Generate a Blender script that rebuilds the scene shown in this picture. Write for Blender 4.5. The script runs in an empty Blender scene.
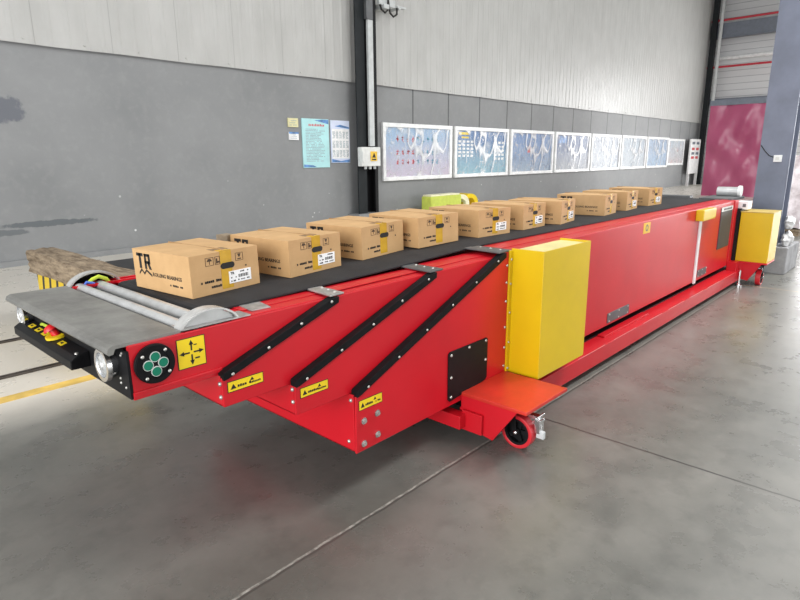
import bpy, bmesh, math, random
from mathutils import Vector, Matrix
random.seed(7)
S = bpy.context.scene
COL = S.collection
PI = math.pi
PIVOT = {}          # world position of the base of every thing that has parts

# ------------------------------------------------------------------ materials
def new_mat(name):
    m = bpy.data.materials.new(name); m.use_nodes = True
    nt = m.node_tree
    return m, nt, nt.nodes['Principled BSDF']

def coords(nt, scale=(1, 1, 1)):
    tc = nt.nodes.new('ShaderNodeTexCoord'); mp = nt.nodes.new('ShaderNodeMapping')
    mp.inputs['Scale'].default_value = scale
    nt.links.new(tc.outputs['Object'], mp.inputs['Vector'])
    return mp.outputs['Vector']

def noise(nt, vec, scale, detail=3, rough=.55):
    n = nt.nodes.new('ShaderNodeTexNoise'); n.inputs['Scale'].default_value = scale
    n.inputs['Detail'].default_value = detail; n.inputs['Roughness'].default_value = rough
    nt.links.new(vec, n.inputs['Vector']); return n.outputs['Fac']

def mrange(nt, v, a, b, c=0, d=1):
    n = nt.nodes.new('ShaderNodeMapRange'); n.clamp = True
    for i, x in zip((1, 2, 3, 4), (a, b, c, d)): n.inputs[i].default_value = x
    nt.links.new(v, n.inputs[0]); return n.outputs[0]

def mix(nt, fac, a, b):
    n = nt.nodes.new('ShaderNodeMix'); n.data_type = 'RGBA'
    if isinstance(fac, (int, float)): n.inputs[0].default_value = fac
    else: nt.links.new(fac, n.inputs[0])
    for i, x in ((6, a), (7, b)):
        if isinstance(x, tuple): n.inputs[i].default_value = (*x[:3], 1)
        else: nt.links.new(x, n.inputs[i])
    return n.outputs[2]

def mth(nt, op, a, b=0.0, c=None):
    n = nt.nodes.new('ShaderNodeMath'); n.operation = op
    for i, x in enumerate((a, b) if c is None else (a, b, c)):
        if isinstance(x, (int, float)): n.inputs[i].default_value = x
        else: nt.links.new(x, n.inputs[i])
    return n.outputs[0]

def bump(nt, bs, h, strength=.2, dist=.01):
    n = nt.nodes.new('ShaderNodeBump'); n.inputs['Strength'].default_value = strength
    n.inputs['Distance'].default_value = dist
    nt.links.new(h, n.inputs['Height']); nt.links.new(n.outputs[0], bs.inputs['Normal'])

def sep(nt, vec):
    n = nt.nodes.new('ShaderNodeSeparateXYZ'); nt.links.new(vec, n.inputs[0]); return n.outputs

def simple(name, col, rough=.5, metal=0, var=.06, nscale=6, bmp=0, bscale=40, coat=0, spec=.5):
    m, nt, bs = new_mat(name)
    v = coords(nt)
    f = noise(nt, v, nscale, 4)
    lo = tuple(max(0, c*(1-var*2)) for c in col); hi = tuple(min(1, c*(1+var*2)) for c in col)
    nt.links.new(mix(nt, mrange(nt, f, .3, .7), lo, hi), bs.inputs['Base Color'])
    bs.inputs['Roughness'].default_value = rough; bs.inputs['Metallic'].default_value = metal
    bs.inputs['Specular IOR Level'].default_value = spec
    if coat: bs.inputs['Coat Weight'].default_value = coat; bs.inputs['Coat Roughness'].default_value = .12
    if bmp: bump(nt, bs, noise(nt, v, bscale, 3), bmp, .004)
    return m

M = {}
M['red'] = simple('red machine paint', (.54, .008, .017), .33, 0, .035, 2.5, .03, 90, spec=.42)
M['orange_red'] = simple('orange red platform paint', (.53, .030, .017), .36, 0, .08, 5, .05, 60)
M['yellow'] = simple('yellow machine paint', (.64, .44, .003), .33, 0, .03, 3, .03, 80)
M['yellow_sticker'] = simple('yellow sticker vinyl', (.80, .58, .01), .45)
M['black'] = simple('black rubber', (.006, .006, .007), .6, 0, .15, 20, spec=.15)
M['black_plate'] = simple('black powder coat', (.006, .006, .007), .5, 0, .1, 20, spec=.2)
M['ink'] = simple('black ink', (.012, .011, .010), .7)
M['belt'] = simple('dark grey conveyor belt', (.022, .022, .024), .75, 0, .12, 7, .25, 160, spec=.3)
M['steel'] = simple('brushed steel', (.55, .55, .55), .33, .9, .05, 30)
M['chrome'] = simple('bright zinc', (.75, .75, .76), .22, 1, .03, 30)
M['bolt'] = simple('zinc plated screw', (.52, .51, .48), .35, .7)
M['galv'] = simple('galvanised roller steel', (.56, .57, .57), .3, .4, .06, 12)
M['guard'] = simple('pale metal guard', (.62, .62, .61), .25, .5, .08, 14)
M['bracket'] = simple('dark grey bracket steel', (.13, .135, .14), .45, .4)
M['bracket_light'] = simple('worn bracket steel', (.42, .41, .40), .42, .6, .12, 25)
M['green'] = simple('green key cap', (.008, .17, .10), .5, spec=.25)
M['estop_red'] = simple('red mushroom button', (.70, .015, .02), .35)
M['tape'] = simple('brown yellow packing tape', (.58, .34, .03), .25, 0, .08, 12)
M['paper'] = simple('white label paper', (.86, .86, .86), .6)
M['white'] = simple('white enamel', (.82, .83, .83), .4)
M['column'] = simple('dark grey green column paint', (.012, .015, .017), .6, 0, .12, 3, spec=.25)
M['blue_column'] = simple('slate blue column paint', (.155, .175, .235), .5, 0, .08, 3, .05, 20)
M['conduit'] = simple('pale grey conduit', (.52, .54, .54), .4)
M['jbox'] = simple('light grey plastic', (.68, .69, .67), .45)
M['concrete'] = simple('grey concrete plinth', (.30, .30, .31), .85, 0, .15, 5, .3, 30)
M['lime'] = simple('lime green foam', (.56, .64, .10), .7, 0, .05, 8, .2, 20)
M['cream'] = simple('cream strap', (.85, .82, .58), .6)
M['frame_white'] = simple('white aluminium frame', (.84, .85, .85), .35)
M['dark_deck'] = simple('black cart deck', (.022, .022, .024), .6, 0, .15, 6)
M['brown_red'] = simple('red girder paint', (.52, .03, .05), .5)
M['girder'] = simple('slate girder paint', (.16, .18, .22), .5)
M['rail_steel'] = simple('worn floor rail steel', (.10, .085, .075), .5, .5, .2, 8)
M['mint'] = simple('mint notice print', (.44, .74, .76), .35, 0, .04, 4)
M['lav'] = simple('lavender notice print', (.66, .72, .88), .35, 0, .04, 4)
M['navy'] = simple('blue notice band', (.11, .25, .52), .4, 0, .2, 9)
M['grey_ink'] = simple('grey small print', (.30, .38, .42), .6)
M['red_ink'] = simple('red heading print', (.62, .08, .09), .6)
M['bag'] = simple('crumpled plastic sack', (.62, .62, .63), .35, 0, .2, 9, .5, 25)
M['pinkish'] = simple('pink white wrap', (.80, .66, .68), .45, 0, .2, 6, .5, 14)
M['amber'] = simple('amber decal', (.80, .50, .04), .45)
M['flap'] = simple('dull grey brown cardboard', (.24, .19, .13), .85, 0, .12, 20)
M['wire_green'] = simple('yellow green wire', (.50, .62, .05), .45)
M['wire_blue'] = simple('blue wire', (.08, .16, .55), .45)

def carton_mat():
    m, nt, bs = new_mat('corrugated cardboard')
    v = coords(nt)
    f = noise(nt, v, 9, 5)
    c = mix(nt, mrange(nt, f, .3, .7), (.50, .305, .135), (.58, .36, .168))
    c = mix(nt, mrange(nt, noise(nt, coords(nt, (3, 3, 60)), 6, 2), .45, .8, 0, .25), c, (.44, .265, .115))
    nt.links.new(c, bs.inputs['Base Color']); bs.inputs['Roughness'].default_value = .7
    bump(nt, bs, f, .12, .004)
    return m
M['card'] = carton_mat()

def plate_mat():
    m, nt, bs = new_mat('scuffed steel sheet')
    v = coords(nt)
    f = noise(nt, v, 3.2, 6, .65)
    g = noise(nt, coords(nt, (60, 2, 1)), 5, 3)
    c = mix(nt, mrange(nt, f, .35, .68), (.165, .163, .154), (.31, .305, .285))
    c = mix(nt, mrange(nt, g, .55, .8, 0, .35), c, (.40, .39, .37))
    nt.links.new(c, bs.inputs['Base Color']); bs.inputs['Metallic'].default_value = .45
    nt.links.new(mrange(nt, f, .3, .7, .5, .34), bs.inputs['Roughness'])
    return m
M['plate'] = plate_mat()

def timber_mat():
    m, nt, bs = new_mat('weathered timber')
    v = coords(nt, (5, 1.2, 6))
    f = noise(nt, v, 4, 6, .7)
    c = mix(nt, mrange(nt, f, .35, .65), (.11, .075, .045), (.36, .28, .19))
    nt.links.new(c, bs.inputs['Base Color']); bs.inputs['Roughness'].default_value = .85
    bump(nt, bs, f, .5, .03); return m
M['timber'] = timber_mat()

def stripe_mat():
    m, nt, bs = new_mat('black and yellow hazard paint')
    s = sep(nt, coords(nt))
    t = mth(nt, 'ADD', mth(nt, 'MULTIPLY', s[1], 1.0), mth(nt, 'MULTIPLY', s[2], .25))
    t = mth(nt, 'FRACT', mth(nt, 'MULTIPLY', t, 5.0))
    k = mth(nt, 'LESS_THAN', t, .30)
    nt.links.new(mix(nt, k, (.72, .50, .02), (.02, .02, .02)), bs.inputs['Base Color'])
    bs.inputs['Roughness'].default_value = .5; return m
M['hazard'] = stripe_mat()

def floor_mat():
    m, nt, bs = new_mat('stained concrete floor')
    v = coords(nt); s = sep(nt, v)
    a = noise(nt, v, .55, 6, .6); b = noise(nt, v, 3.5, 6, .65); c3 = noise(nt, v, 28, 4, .6)
    c = mix(nt, mrange(nt, a, .32, .68), (.118, .121, .110), (.225, .219, .198))
    b2 = noise(nt, v, 7.5, 5, .6)
    c = mix(nt, mrange(nt, b, .42, .85, 0, .7), c, (.080, .082, .075))
    c = mix(nt, mrange(nt, b2, .50, .85, 0, .6), c, (.070, .071, .066))
    c = mix(nt, mrange(nt, c3, .52, .75, 0, .25), c, (.24, .235, .21))
    # scattered dark drips
    vo = nt.nodes.new('ShaderNodeTexVoronoi'); vo.inputs['Scale'].default_value = 3.1
    nt.links.new(v, vo.inputs['Vector'])
    c = mix(nt, mth(nt, 'MULTIPLY', mrange(nt, vo.outputs['Distance'], .0, .11, .55, 0), mrange(nt, b, .42, .6)), c, (.07, .07, .065))
    vo2 = nt.nodes.new('ShaderNodeTexVoronoi'); vo2.inputs['Scale'].default_value = 2.3
    nt.links.new(v, vo2.inputs['Vector'])
    c = mix(nt, mrange(nt, vo2.outputs['Distance'], .012, .02, .8, 0), c, (.55, .55, .52))
    # paler lane on the rail track side
    lane = mrange(nt, mth(nt, 'ADD', s[1], mth(nt, 'MULTIPLY', a, .5)), 4.15, 4.7)
    c = mix(nt, mth(nt, 'MULTIPLY', lane, .9), c, (.68, .64, .57))
    # darker band along the near joint, fading out towards greater x
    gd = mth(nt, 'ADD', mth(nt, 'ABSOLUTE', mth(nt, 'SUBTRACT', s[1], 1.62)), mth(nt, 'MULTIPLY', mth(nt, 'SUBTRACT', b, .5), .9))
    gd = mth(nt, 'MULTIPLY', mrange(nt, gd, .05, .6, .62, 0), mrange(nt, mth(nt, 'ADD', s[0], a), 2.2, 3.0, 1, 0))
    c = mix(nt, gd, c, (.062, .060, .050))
    # sawn joints: along x at y = 1.70, across at x = 3.08 and x = 8.2
    wob = mth(nt, 'MULTIPLY', mth(nt, 'SUBTRACT', noise(nt, v, 9, 3), .5), .014)
    def joint(val, pos, w, guard=None):
        d = mth(nt, 'ABSOLUTE', mth(nt, 'ADD', mth(nt, 'SUBTRACT', val, pos), wob))
        k = mrange(nt, d, w*.55, w, 1, 0)
        return k if guard is None else mth(nt, 'MULTIPLY', k, guard)
    near = mth(nt, 'LESS_THAN', s[1], 1.70)
    kl = joint(s[1], 1.712, .008); kd = joint(s[1], 1.699, .008)
    c = mix(nt, mth(nt, 'MULTIPLY', kl, mrange(nt, c3, .42, .62, .15, .8)), c, (.40, .39, .35))
    c = mix(nt, mth(nt, 'MULTIPLY', kd, .85), c, (.06, .058, .052))
    for X, w in ((3.08, .009), (-2.9, .009), (14.9, .02)):
        c = mix(nt, joint(s[0], X, w, near), c, (.045, .043, .04))
    c = mix(nt, mth(nt, 'MULTIPLY', joint(s[0], 8.2, .022, near), .6), c, (.42, .30, .17))
    nt.links.new(c, bs.inputs['Base Color'])
    nt.links.new(mrange(nt, b, .3, .7, .40, .22), bs.inputs['Roughness'])
    bs.inputs['Specular IOR Level'].default_value = .5
    bump(nt, bs, b, .10, .01); return m
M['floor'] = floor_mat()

def wall_mat():
    m, nt, bs = new_mat('grey painted plaster wall')
    v = coords(nt); s = sep(nt, v)
    a = noise(nt, v, .8, 5); b = noise(nt, v, 7, 5, .65)
    c = mix(nt, mrange(nt, a, .3, .7), (.215, .222, .226), (.266, .272, .276))
    c = mix(nt, mrange(nt, b, .5, .75, 0, .3), c, (.33, .335, .335))
    # paint patch high on the left
    def blob(x, z, rx, rz, amp=.5):
        dx = mth(nt, 'DIVIDE', mth(nt, 'SUBTRACT', s[0], x), rx)
        dz = mth(nt, 'DIVIDE', mth(nt, 'SUBTRACT', s[2], z), rz)
        d = mth(nt, 'ADD', mth(nt, 'MULTIPLY', dx, dx), mth(nt, 'MULTIPLY', dz, dz))
        d = mth(nt, 'ADD', d, mth(nt, 'MULTIPLY', mth(nt, 'SUBTRACT', b, .5), 2.2))
        return mth(nt, 'MULTIPLY', mrange(nt, d, .7, 1.1, 1, 0), amp)
    c = mix(nt, blob(2.62, 2.34, .34, .20, .85), c, (.115, .125, .150))
    c = mix(nt, blob(3.05, .62, .75, .05, .85), c, (.10, .115, .125))
    c = mix(nt, blob(2.3, .52, .5, .05, .7), c, (.10, .115, .125))
    # chipped paint specks low down
    vo = nt.nodes.new('ShaderNodeTexVoronoi'); vo.inputs['Scale'].default_value = 3.3
    nt.links.new(v, vo.inputs['Vector'])
    k = mth(nt, 'MULTIPLY', mrange(nt, vo.outputs['Distance'], .05, .075, .9, 0), mrange(nt, s[2], 1.3, .7))
    k = mth(nt, 'MULTIPLY', k, mrange(nt, a, .45, .5))
    c = mix(nt, k, c, (.72, .73, .73))
    # board seams right of the column
    t = mth(nt, 'FRACT', mth(nt, 'DIVIDE', mth(nt, 'SUBTRACT', s[0], 9.64), 1.493))
    k = mth(nt, 'MULTIPLY', mth(nt, 'LESS_THAN', mth(nt, 'ABSOLUTE', mth(nt, 'SUBTRACT', t, .5)), .016), mth(nt, 'GREATER_THAN', s[0], 10.4))
    k = mth(nt, 'MULTIPLY', k, mth(nt, 'GREATER_THAN', s[2], 2.3))
    c = mix(nt, k, c, (.075, .078, .082))
    nt.links.new(c, bs.inputs['Base Color']); bs.inputs['Roughness'].default_value = .6
    bump(nt, bs, b, .08, .01); return m
M['wall'] = wall_mat()

def clad_mat():
    m, nt, bs = new_mat('white glossy ribbed cladding')
    v = coords(nt, (1.2, 1, .5)); a = noise(nt, v, 2.2, 4)
    s = sep(nt, coords(nt))
    c = mix(nt, mrange(nt, a, .3, .7), (.44, .44, .425), (.50, .50, .485))
    t = mth(nt, 'FRACT', mth(nt, 'DIVIDE', mth(nt, 'SUBTRACT', s[0], 3.21), 1.14))
    k = mth(nt, 'LESS_THAN', t, .012)
    c = mix(nt, mth(nt, 'MULTIPLY', k, .6), c, (.30, .30, .29))
    nt.links.new(c, bs.inputs['Base Color']); bs.inputs['Roughness'].default_value = .34; bs.inputs['Specular IOR Level'].default_value = .3
    bump(nt, bs, noise(nt, coords(nt, (3, 1, 1)), 2.2, 3), .25, .05); return m
M['clad'] = clad_mat()

def sheet_mat():
    m, nt, bs = new_mat('crimson plastic door curtain')
    v = coords(nt, (1, .7, .45)); a = noise(nt, v, 1.3, 4, .5)
    nt.links.new(mix(nt, mrange(nt, a, .3, .7), (.36, .06, .14), (.46, .11, .20)), bs.inputs['Base Color'])
    bs.inputs['Roughness'].default_value = .25
    bump(nt, bs, noise(nt, v, 1.6, 2), .5, .2); return m
M['sheet'] = sheet_mat()

def endclad_mat():
    m, nt, bs = new_mat('pale horizontal cladding')
    s = sep(nt, coords(nt))
    t = mth(nt, 'FRACT', mth(nt, 'DIVIDE', s[2], .33))
    k = mth(nt, 'LESS_THAN', t, .10)
    nt.links.new(mix(nt, k, (.66, .67, .68), (.40, .41, .43)), bs.inputs['Base Color'])
    bs.inputs['Roughness'].default_value = .45; return m
M['endclad'] = endclad_mat()

def print_mat(i, top, low, accent):
    m, nt, bs = new_mat('poster print tone %d' % i)
    v = coords(nt); s = sep(nt, v)
    sh = nt.nodes.new('ShaderNodeVectorMath'); sh.operation = 'ADD'; sh.inputs[1].default_value = (i*7.3, i*3.1, i*1.7)
    nt.links.new(v, sh.inputs[0]); w = sh.outputs[0]
    a = noise(nt, w, 1.1, 3); b = noise(nt, w, 3.4, 4, .7)
    c = mix(nt, mrange(nt, mth(nt, 'ADD', s[2], mth(nt, 'MULTIPLY', a, .8)), .35, 1.5), low, top)
    c = mix(nt, mrange(nt, b, .56, .66, 0, .75), c, accent)
    c = mix(nt, mrange(nt, noise(nt, w, 2.0, 3), .6, .72, 0, .6), c, (.58, .60, .63))
    nt.links.new(c, bs.inputs['Base Color']); bs.inputs['Roughness'].default_value = .45
    return m
PRINTS = [print_mat(1, (.30, .44, .62), (.60, .48, .56), (.54, .57, .66)),
          print_mat(2, (.06, .16, .36), (.26, .48, .54), (.12, .22, .33)),
          print_mat(3, (.12, .23, .45), (.30, .38, .47), (.07, .12, .22)),
          print_mat(4, (.10, .16, .32), (.42, .44, .46), (.14, .19, .29)),
          print_mat(5, (.36, .40, .46), (.44, .48, .52), (.14, .18, .26)),
          print_mat(6, (.32, .38, .44), (.42, .46, .50), (.18, .24, .30)),
          print_mat(7, (.28, .37, .50), (.30, .42, .56), (.20, .26, .34)),
          print_mat(8, (.42, .48, .54), (.52, .46, .46), (.52, .18, .15))]

def film_mat():
    m, nt, bs = new_mat('wrinkled clear film')
    v = coords(nt, (1, 1, .55))
    g = noise(nt, v, 1.25, 2, .4); g2 = noise(nt, coords(nt, (1.7, 1, 1)), 2.6, 2, .5)
    d1 = mth(nt, 'ABSOLUTE', mth(nt, 'SUBTRACT', g, .5)); d2 = mth(nt, 'ABSOLUTE', mth(nt, 'SUBTRACT', g2, .47))
    k = mth(nt, 'MAXIMUM', mrange(nt, d1, .004, .03, .75, .06), mrange(nt, d2, .002, .02, .5, .06))
    tr = nt.nodes.new('ShaderNodeBsdfTransparent'); mx = nt.nodes.new('ShaderNodeMixShader')
    bs.inputs['Base Color'].default_value = (.86, .87, .88, 1); bs.inputs['Roughness'].default_value = .22
    bump(nt, bs, g, .8, .08)
    nt.links.new(k, mx.inputs[0]); nt.links.new(tr.outputs[0], mx.inputs[1]); nt.links.new(bs.outputs[0], mx.inputs[2])
    nt.links.new(mx.outputs[0], nt.nodes['Material Output'].inputs['Surface']); return m
M['film'] = film_mat()

def lens_mat():
    m, nt, bs = new_mat('clear lamp lens')
    bs.inputs['Base Color'].default_value = (.85, .87, .88, 1); bs.inputs['Metallic'].default_value = .7
    bs.inputs['Roughness'].default_value = .12
    v = coords(nt); bump(nt, bs, noise(nt, v, 60, 2), .4, .005); return m
M['lens'] = lens_mat()

# ------------------------------------------------------------------ mesh builder
class MB:
    def __init__(s): s.bm = bmesh.new()
    def _add(s, verts, faces):
        vs = [s.bm.verts.new(v) for v in verts]
        for f in faces:
            try: s.bm.faces.new([vs[i] for i in f])
            except ValueError: pass
        return vs
    def box(s, x0, x1, y0, y1, z0, z1, rot=None, piv=None):
        v = [Vector((x, y, z)) for x in (x0, x1) for y in (y0, y1) for z in (z0, z1)]
        if rot is not None:
            p = Vector(piv) if piv else Vector(((x0+x1)/2, (y0+y1)/2, (z0+z1)/2))
            v = [rot @ (q-p) + p for q in v]
        s._add(v, [(0, 1, 3, 2), (4, 6, 7, 5), (0, 4, 5, 1), (2, 3, 7, 6), (0, 2, 6, 4), (1, 5, 7, 3)]); return s
    def prism(s, pts, axis, a, b):
        """pts: 2-D polygon in the two other axes (cyclic order x,y,z without axis), extruded a..b along axis"""
        def mk(p, t):
            if axis == 'y': return (p[0], t, p[1])
            if axis == 'x': return (t, p[0], p[1])
            return (p[0], p[1], t)
        n = len(pts)
        v = [mk(p, a) for p in pts] + [mk(p, b) for p in pts]
        s._add(v, [tuple(range(n-1, -1, -1)), tuple(range(n, 2*n))] + [(i, (i+1) % n, n+(i+1) % n, n+i) for i in range(n)]); return s
    def cyl(s, p0, p1, r, n=20, r1=None):
        p0, p1 = Vector(p0), Vector(p1); d = (p1-p0).normalized()
        u = d.orthogonal().normalized(); w = d.cross(u); r1 = r if r1 is None else r1
        v = [p0 + r*(math.cos(2*PI*i/n)*u + math.sin(2*PI*i/n)*w) for i in range(n)]
        v += [p1 + r1*(math.cos(2*PI*i/n)*u + math.sin(2*PI*i/n)*w) for i in range(n)]
        s._add(v, [tuple(range(n-1, -1, -1)), tuple(range(n, 2*n))] + [(i, (i+1) % n, n+(i+1) % n, n+i) for i in range(n)]); return s
    def ring(s, p0, p1, r_out, r_in, n=28):
        p0, p1 = Vector(p0), Vector(p1); d = (p1-p0).normalized()
        u = d.orthogonal().normalized(); w = d.cross(u)
        def c(p, r): return [p + r*(math.cos(2*PI*i/n)*u + math.sin(2*PI*i/n)*w) for i in range(n)]
        v = c(p0, r_out)+c(p1, r_out)+c(p1, r_in)+c(p0, r_in)
        f = []
        for k in range(4):
            a, b = k*n, ((k+1) % 4)*n
            f += [(a+i, a+(i+1) % n, b+(i+1) % n, b+i) for i in range(n)]
        s._add(v, f); return s
    def tube(s, pts, r, n=8):
        pts = [Vector(p) for p in pts]; rings = []
        u = None
        for i, p in enumerate(pts):
            d = (pts[min(i+1, len(pts)-1)] - pts[max(i-1, 0)]).normalized()
            u = d.orthogonal().normalized() if u is None else (u - d*u.dot(d)).normalized()
            w = d.cross(u)
            rings.append([p + r*(math.cos(2*PI*k/n)*u + math.sin(2*PI*k/n)*w) for k in range(n)])
        v = [q for rr in rings for q in rr]; f = [tuple(range(n-1, -1, -1)), tuple(range((len(pts)-1)*n, len(pts)*n))]
        for i in range(len(pts)-1):
            f += [(i*n+k, i*n+(k+1) % n, (i+1)*n+(k+1) % n, (i+1)*n+k) for k in range(n)]
        s._add(v, f); return s
    def dome(s, c, d, r, h, n=14):
        c, d = Vector(c), Vector(d).normalized(); u = d.orthogonal().normalized(); w = d.cross(u)
        v = []
        for j in range(4):
            t = j/4*PI/2
            v += [c + d*h*math.sin(t) + r*math.cos(t)*(math.cos(2*PI*i/n)*u + math.sin(2*PI*i/n)*w) for i in range(n)]
        v.append(c + d*h)
        f = [tuple(range(n-1, -1, -1))]
        for j in range(3): f += [(j*n+i, j*n+(i+1) % n, (j+1)*n+(i+1) % n, (j+1)*n+i) for i in range(n)]
        f += [(3*n+i, 3*n+(i+1) % n, 4*n) for i in range(n)]
        s._add(v, f); return s
    def build(s, name, mat, parent=None, bevel=0, seg=2, smooth=False):
        bm = s.bm
        bmesh.ops.recalc_face_normals(bm, faces=bm.faces[:])
        if bevel:
            es = [e for e in bm.edges if len(e.link_faces) == 2 and e.calc_face_angle(0) > .6]
            bmesh.ops.bevel(bm, geom=es, offset=bevel, segments=seg, affect='EDGES', clamp_overlap=True, profile=.6)
        base = Vector((0, 0, 0))
        if parent is not None:
            r = parent
            while r.parent: r = r.parent
            base = Vector(PIVOT.get(r.as_pointer(), (0, 0, 0)))
        if base.length: bmesh.ops.translate(bm, verts=bm.verts[:], vec=-base)
        me = bpy.data.meshes.new(name); bm.to_mesh(me); bm.free()
        if smooth:
            for p in me.polygons: p.use_smooth = True
            try: me.set_sharp_from_angle(angle=.7)
            except Exception: pass
        me.materials.append(mat if not isinstance(mat, str) else M[mat])
        o = bpy.data.objects.new(name, me); COL.objects.link(o)
        if parent is not None: o.parent = parent
        return o

def tag(o, label=None, cat=None, group=None, kind=None):
    if label: o['label'] = label
    if cat: o['category'] = cat
    if group: o['group'] = group
    if kind: o['kind'] = kind
    return o
def thing(name, label, cat, loc=(0, 0, 0), group=None):
    o = bpy.data.objects.new(name, None); COL.objects.link(o); o.location = loc; o.empty_display_size = .1
    PIVOT[o.as_pointer()] = tuple(loc)
    return tag(o, label, cat, group)
def struct(o): o['kind'] = 'structure'; return o
def copy_tree(o, parent=None):
    c = o.copy(); COL.objects.link(c)
    if parent is not None: c.parent = parent
    for ch in [x for x in COL.objects if x.parent is o]: copy_tree(ch, c)
    return c

_fc = bpy.data.curves.new('lettering', 'FONT')
def text_verts(txt, size, bold=0, depth=.0006):
    """extruded lettering as (verts, faces) in the xy plane, origin bottom left"""
    _fc.body = txt; _fc.size = size; _fc.extrude = depth; _fc.offset = bold; _fc.resolution_u = 2
    ob = bpy.data.objects.new('lettering', _fc); COL.objects.link(ob)
    dg = bpy.context.evaluated_depsgraph_get(); dg.update()
    me = bpy.data.meshes.new_from_object(ob.evaluated_get(dg))
    vs = [v.co.copy() for v in me.vertices]; fs = [tuple(p.vertices) for p in me.polygons]
    bpy.data.objects.remove(ob); bpy.data.meshes.remove(me)
    return vs, fs
def put_text(mb, txt, size, org, ux, uy, bold=0, width=None):
    vs, fs = text_verts(txt, size, bold)
    org, ux, uy = Vector(org), Vector(ux).normalized(), Vector(uy).normalized(); n = ux.cross(uy)
    k = 1.0
    if width: k = width/max(1e-6, max(v.x for v in vs)-min(v.x for v in vs))
    mb._add([org + ux*(v.x*k) + uy*v.y + n*v.z for v in vs], fs)
def glyph_row(mb, org, ux, uy, width, h, n, gap=.35, t=.0008):
    """a row of small printed marks too small to read"""
    org, ux, uy = Vector(org), Vector(ux).normalized(), Vector(uy).normalized(); nn = ux.cross(uy)
    st = width/n
    for i in range(n):
        if random.random() < .12: continue
        hh = h*random.uniform(.7, 1); a = org + ux*(st*i); w = st*(1-gap)
        v = [a, a+ux*w, a+ux*w+uy*hh, a+uy*hh]
        mb._add(v + [q+nn*t for q in v], [(0, 1, 2, 3), (4, 5, 6, 7), (0, 1, 5, 4), (1, 2, 6, 5), (2, 3, 7, 6), (3, 0, 4, 7)])

# ================================================================== SETTING
YW = 10.45; XE = 36.3
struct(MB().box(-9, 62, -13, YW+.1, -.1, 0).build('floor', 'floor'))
struct(MB().box(-9, XE, YW, YW+.2, 0, 3.45).build('wall_left', 'wall'))
# white ribbed cladding above the grey wall
mb = MB(); x = -9; v = []
prof = []
while x < XE:
    prof += [(x, 0), (x+.18, 0), (x+.21, -.006), (x+.24, -.006)]
    x += .26
n = len(prof)
vs = [(p[0], YW-.055+p[1], 3.29 + .004*math.sin(p[0]*3.1)) for p in prof] + [(p[0], YW-.055+p[1], 10.2) for p in prof]
mb._add(vs, [(i, i+1, n+i+1, n+i) for i in range(n-1)])
for i in range(40):
    xs = 2.2 + i*.86
    mb.dome((xs, YW-.06, 3.36), (0, -1, 0), .016, .012, 8)
struct(mb.build('trim_1', 'clad'))
struct(MB().box(-9, XE, YW-.06, YW+.02, 0, .09).build('baseboard_left', 'wall'))
# end wall: cladding over the crimson door curtain; the daylight opening lies to its right
struct(MB().box(XE, XE+.2, 5.6, YW+.2, 4.3, 10.2).build('wall_back', 'endclad'))
struct(MB().box(XE, XE+.2, -13, 5.6, 6.2, 10.2).build('wall_back.001', 'endclad'))
XC = 26.0
dc = thing('curtain_partition', 'tall crimson wrinkled plastic curtain hanging beside the slate blue column', 'curtain', (XC, 5.6, 0))
mb = MB(); ny, nz = 44, 44; vv = []
for j in range(nz+1):
    for i in range(ny+1):
        y = 4.3 + (7.22-4.3)*i/ny; z = .0 + 3.46*j/nz
        w = .10*math.sin(y*2.6+z*1.3)*math.sin(z*1.7+.6) + .05*math.sin(y*4.4-z*2.7+1.2*math.sin(z*2)) + .02*math.sin(y*11+z*3)
        vv.append((XC-.06+w*.7, y, z))
mb._add(vv, [(j*(ny+1)+i, j*(ny+1)+i+1, (j+1)*(ny+1)+i+1, (j+1)*(ny+1)+i) for j in range(nz) for i in range(ny)])
mb.build('curtain', 'sheet', dc, smooth=True)
MB().box(XC-.08, XC+.10, 4.25, 7.25, 3.46, 3.66).build('top_beam', 'girder', dc, .01)
for yy in (4.25, 7.14): MB().box(XC+.04, XC+.14, yy, yy+.1, 0, 3.46).build('post', 'conduit', dc)
struct(MB().box(XE-.10, XE, 5.6, YW, 0, 4.3).build('door_1', 'endclad'))
struct(MB().box(XE-.22, XE-.02, 5.6, YW, 4.27, 4.55).build('trim_2', 'girder'))
tag(MB().box(35.75, 36.05, 3, YW-.1, 7.6, 8.28).box(35.7, 36.1, 3, YW-.1, 7.56, 7.6).build('roof_girder', 'girder', bevel=.01),
    'dark slate horizontal girder high across the far end wall', 'girder')
tag(MB().cyl((35.7, 3, 8.42), (35.7, YW-.1, 8.42), .055, 10).build('gas_pipe', 'brown_red'), 'upper red pipe running just above the slate girder at far end', 'pipe', 'red pipes')
tag(MB().cyl((35.7, 3, 6.12), (35.7, YW-.1, 6.12), .055, 10).build('gas_pipe', 'brown_red'), 'lower red pipe across the pale far wall below girder', 'pipe', 'red pipes')
struct(MB().cyl((36.199, 3, 6.6), (36.199, YW-.1, 6.6), .10, 12).build('air_duct', 'white', smooth=True))  # pale air duct running along the end wall
tag(MB().box(35.5, 35.75, YW-.42, YW-.17, 0, 10.2).build('corner_column', 'column'), 'dark steel column in the far left corner of the hall', 'column')
tag(MB().cyl((35.55, YW-.62, 0), (35.55, YW-.62, 10), .09, 12).build('downpipe', 'conduit', smooth=True), 'pale vertical downpipe beside the dark far corner column', 'pipe')
# ceiling and the other walls enclose the hall (off frame), openings let daylight in
struct(MB().box(-9, XE, -13, YW+.2, 10.2, 10.4).build('ceiling', 'clad'))
struct(MB().box(-9, XE, -13.2, -13, 0, 10.2).build('wall_right', 'wall'))

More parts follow.
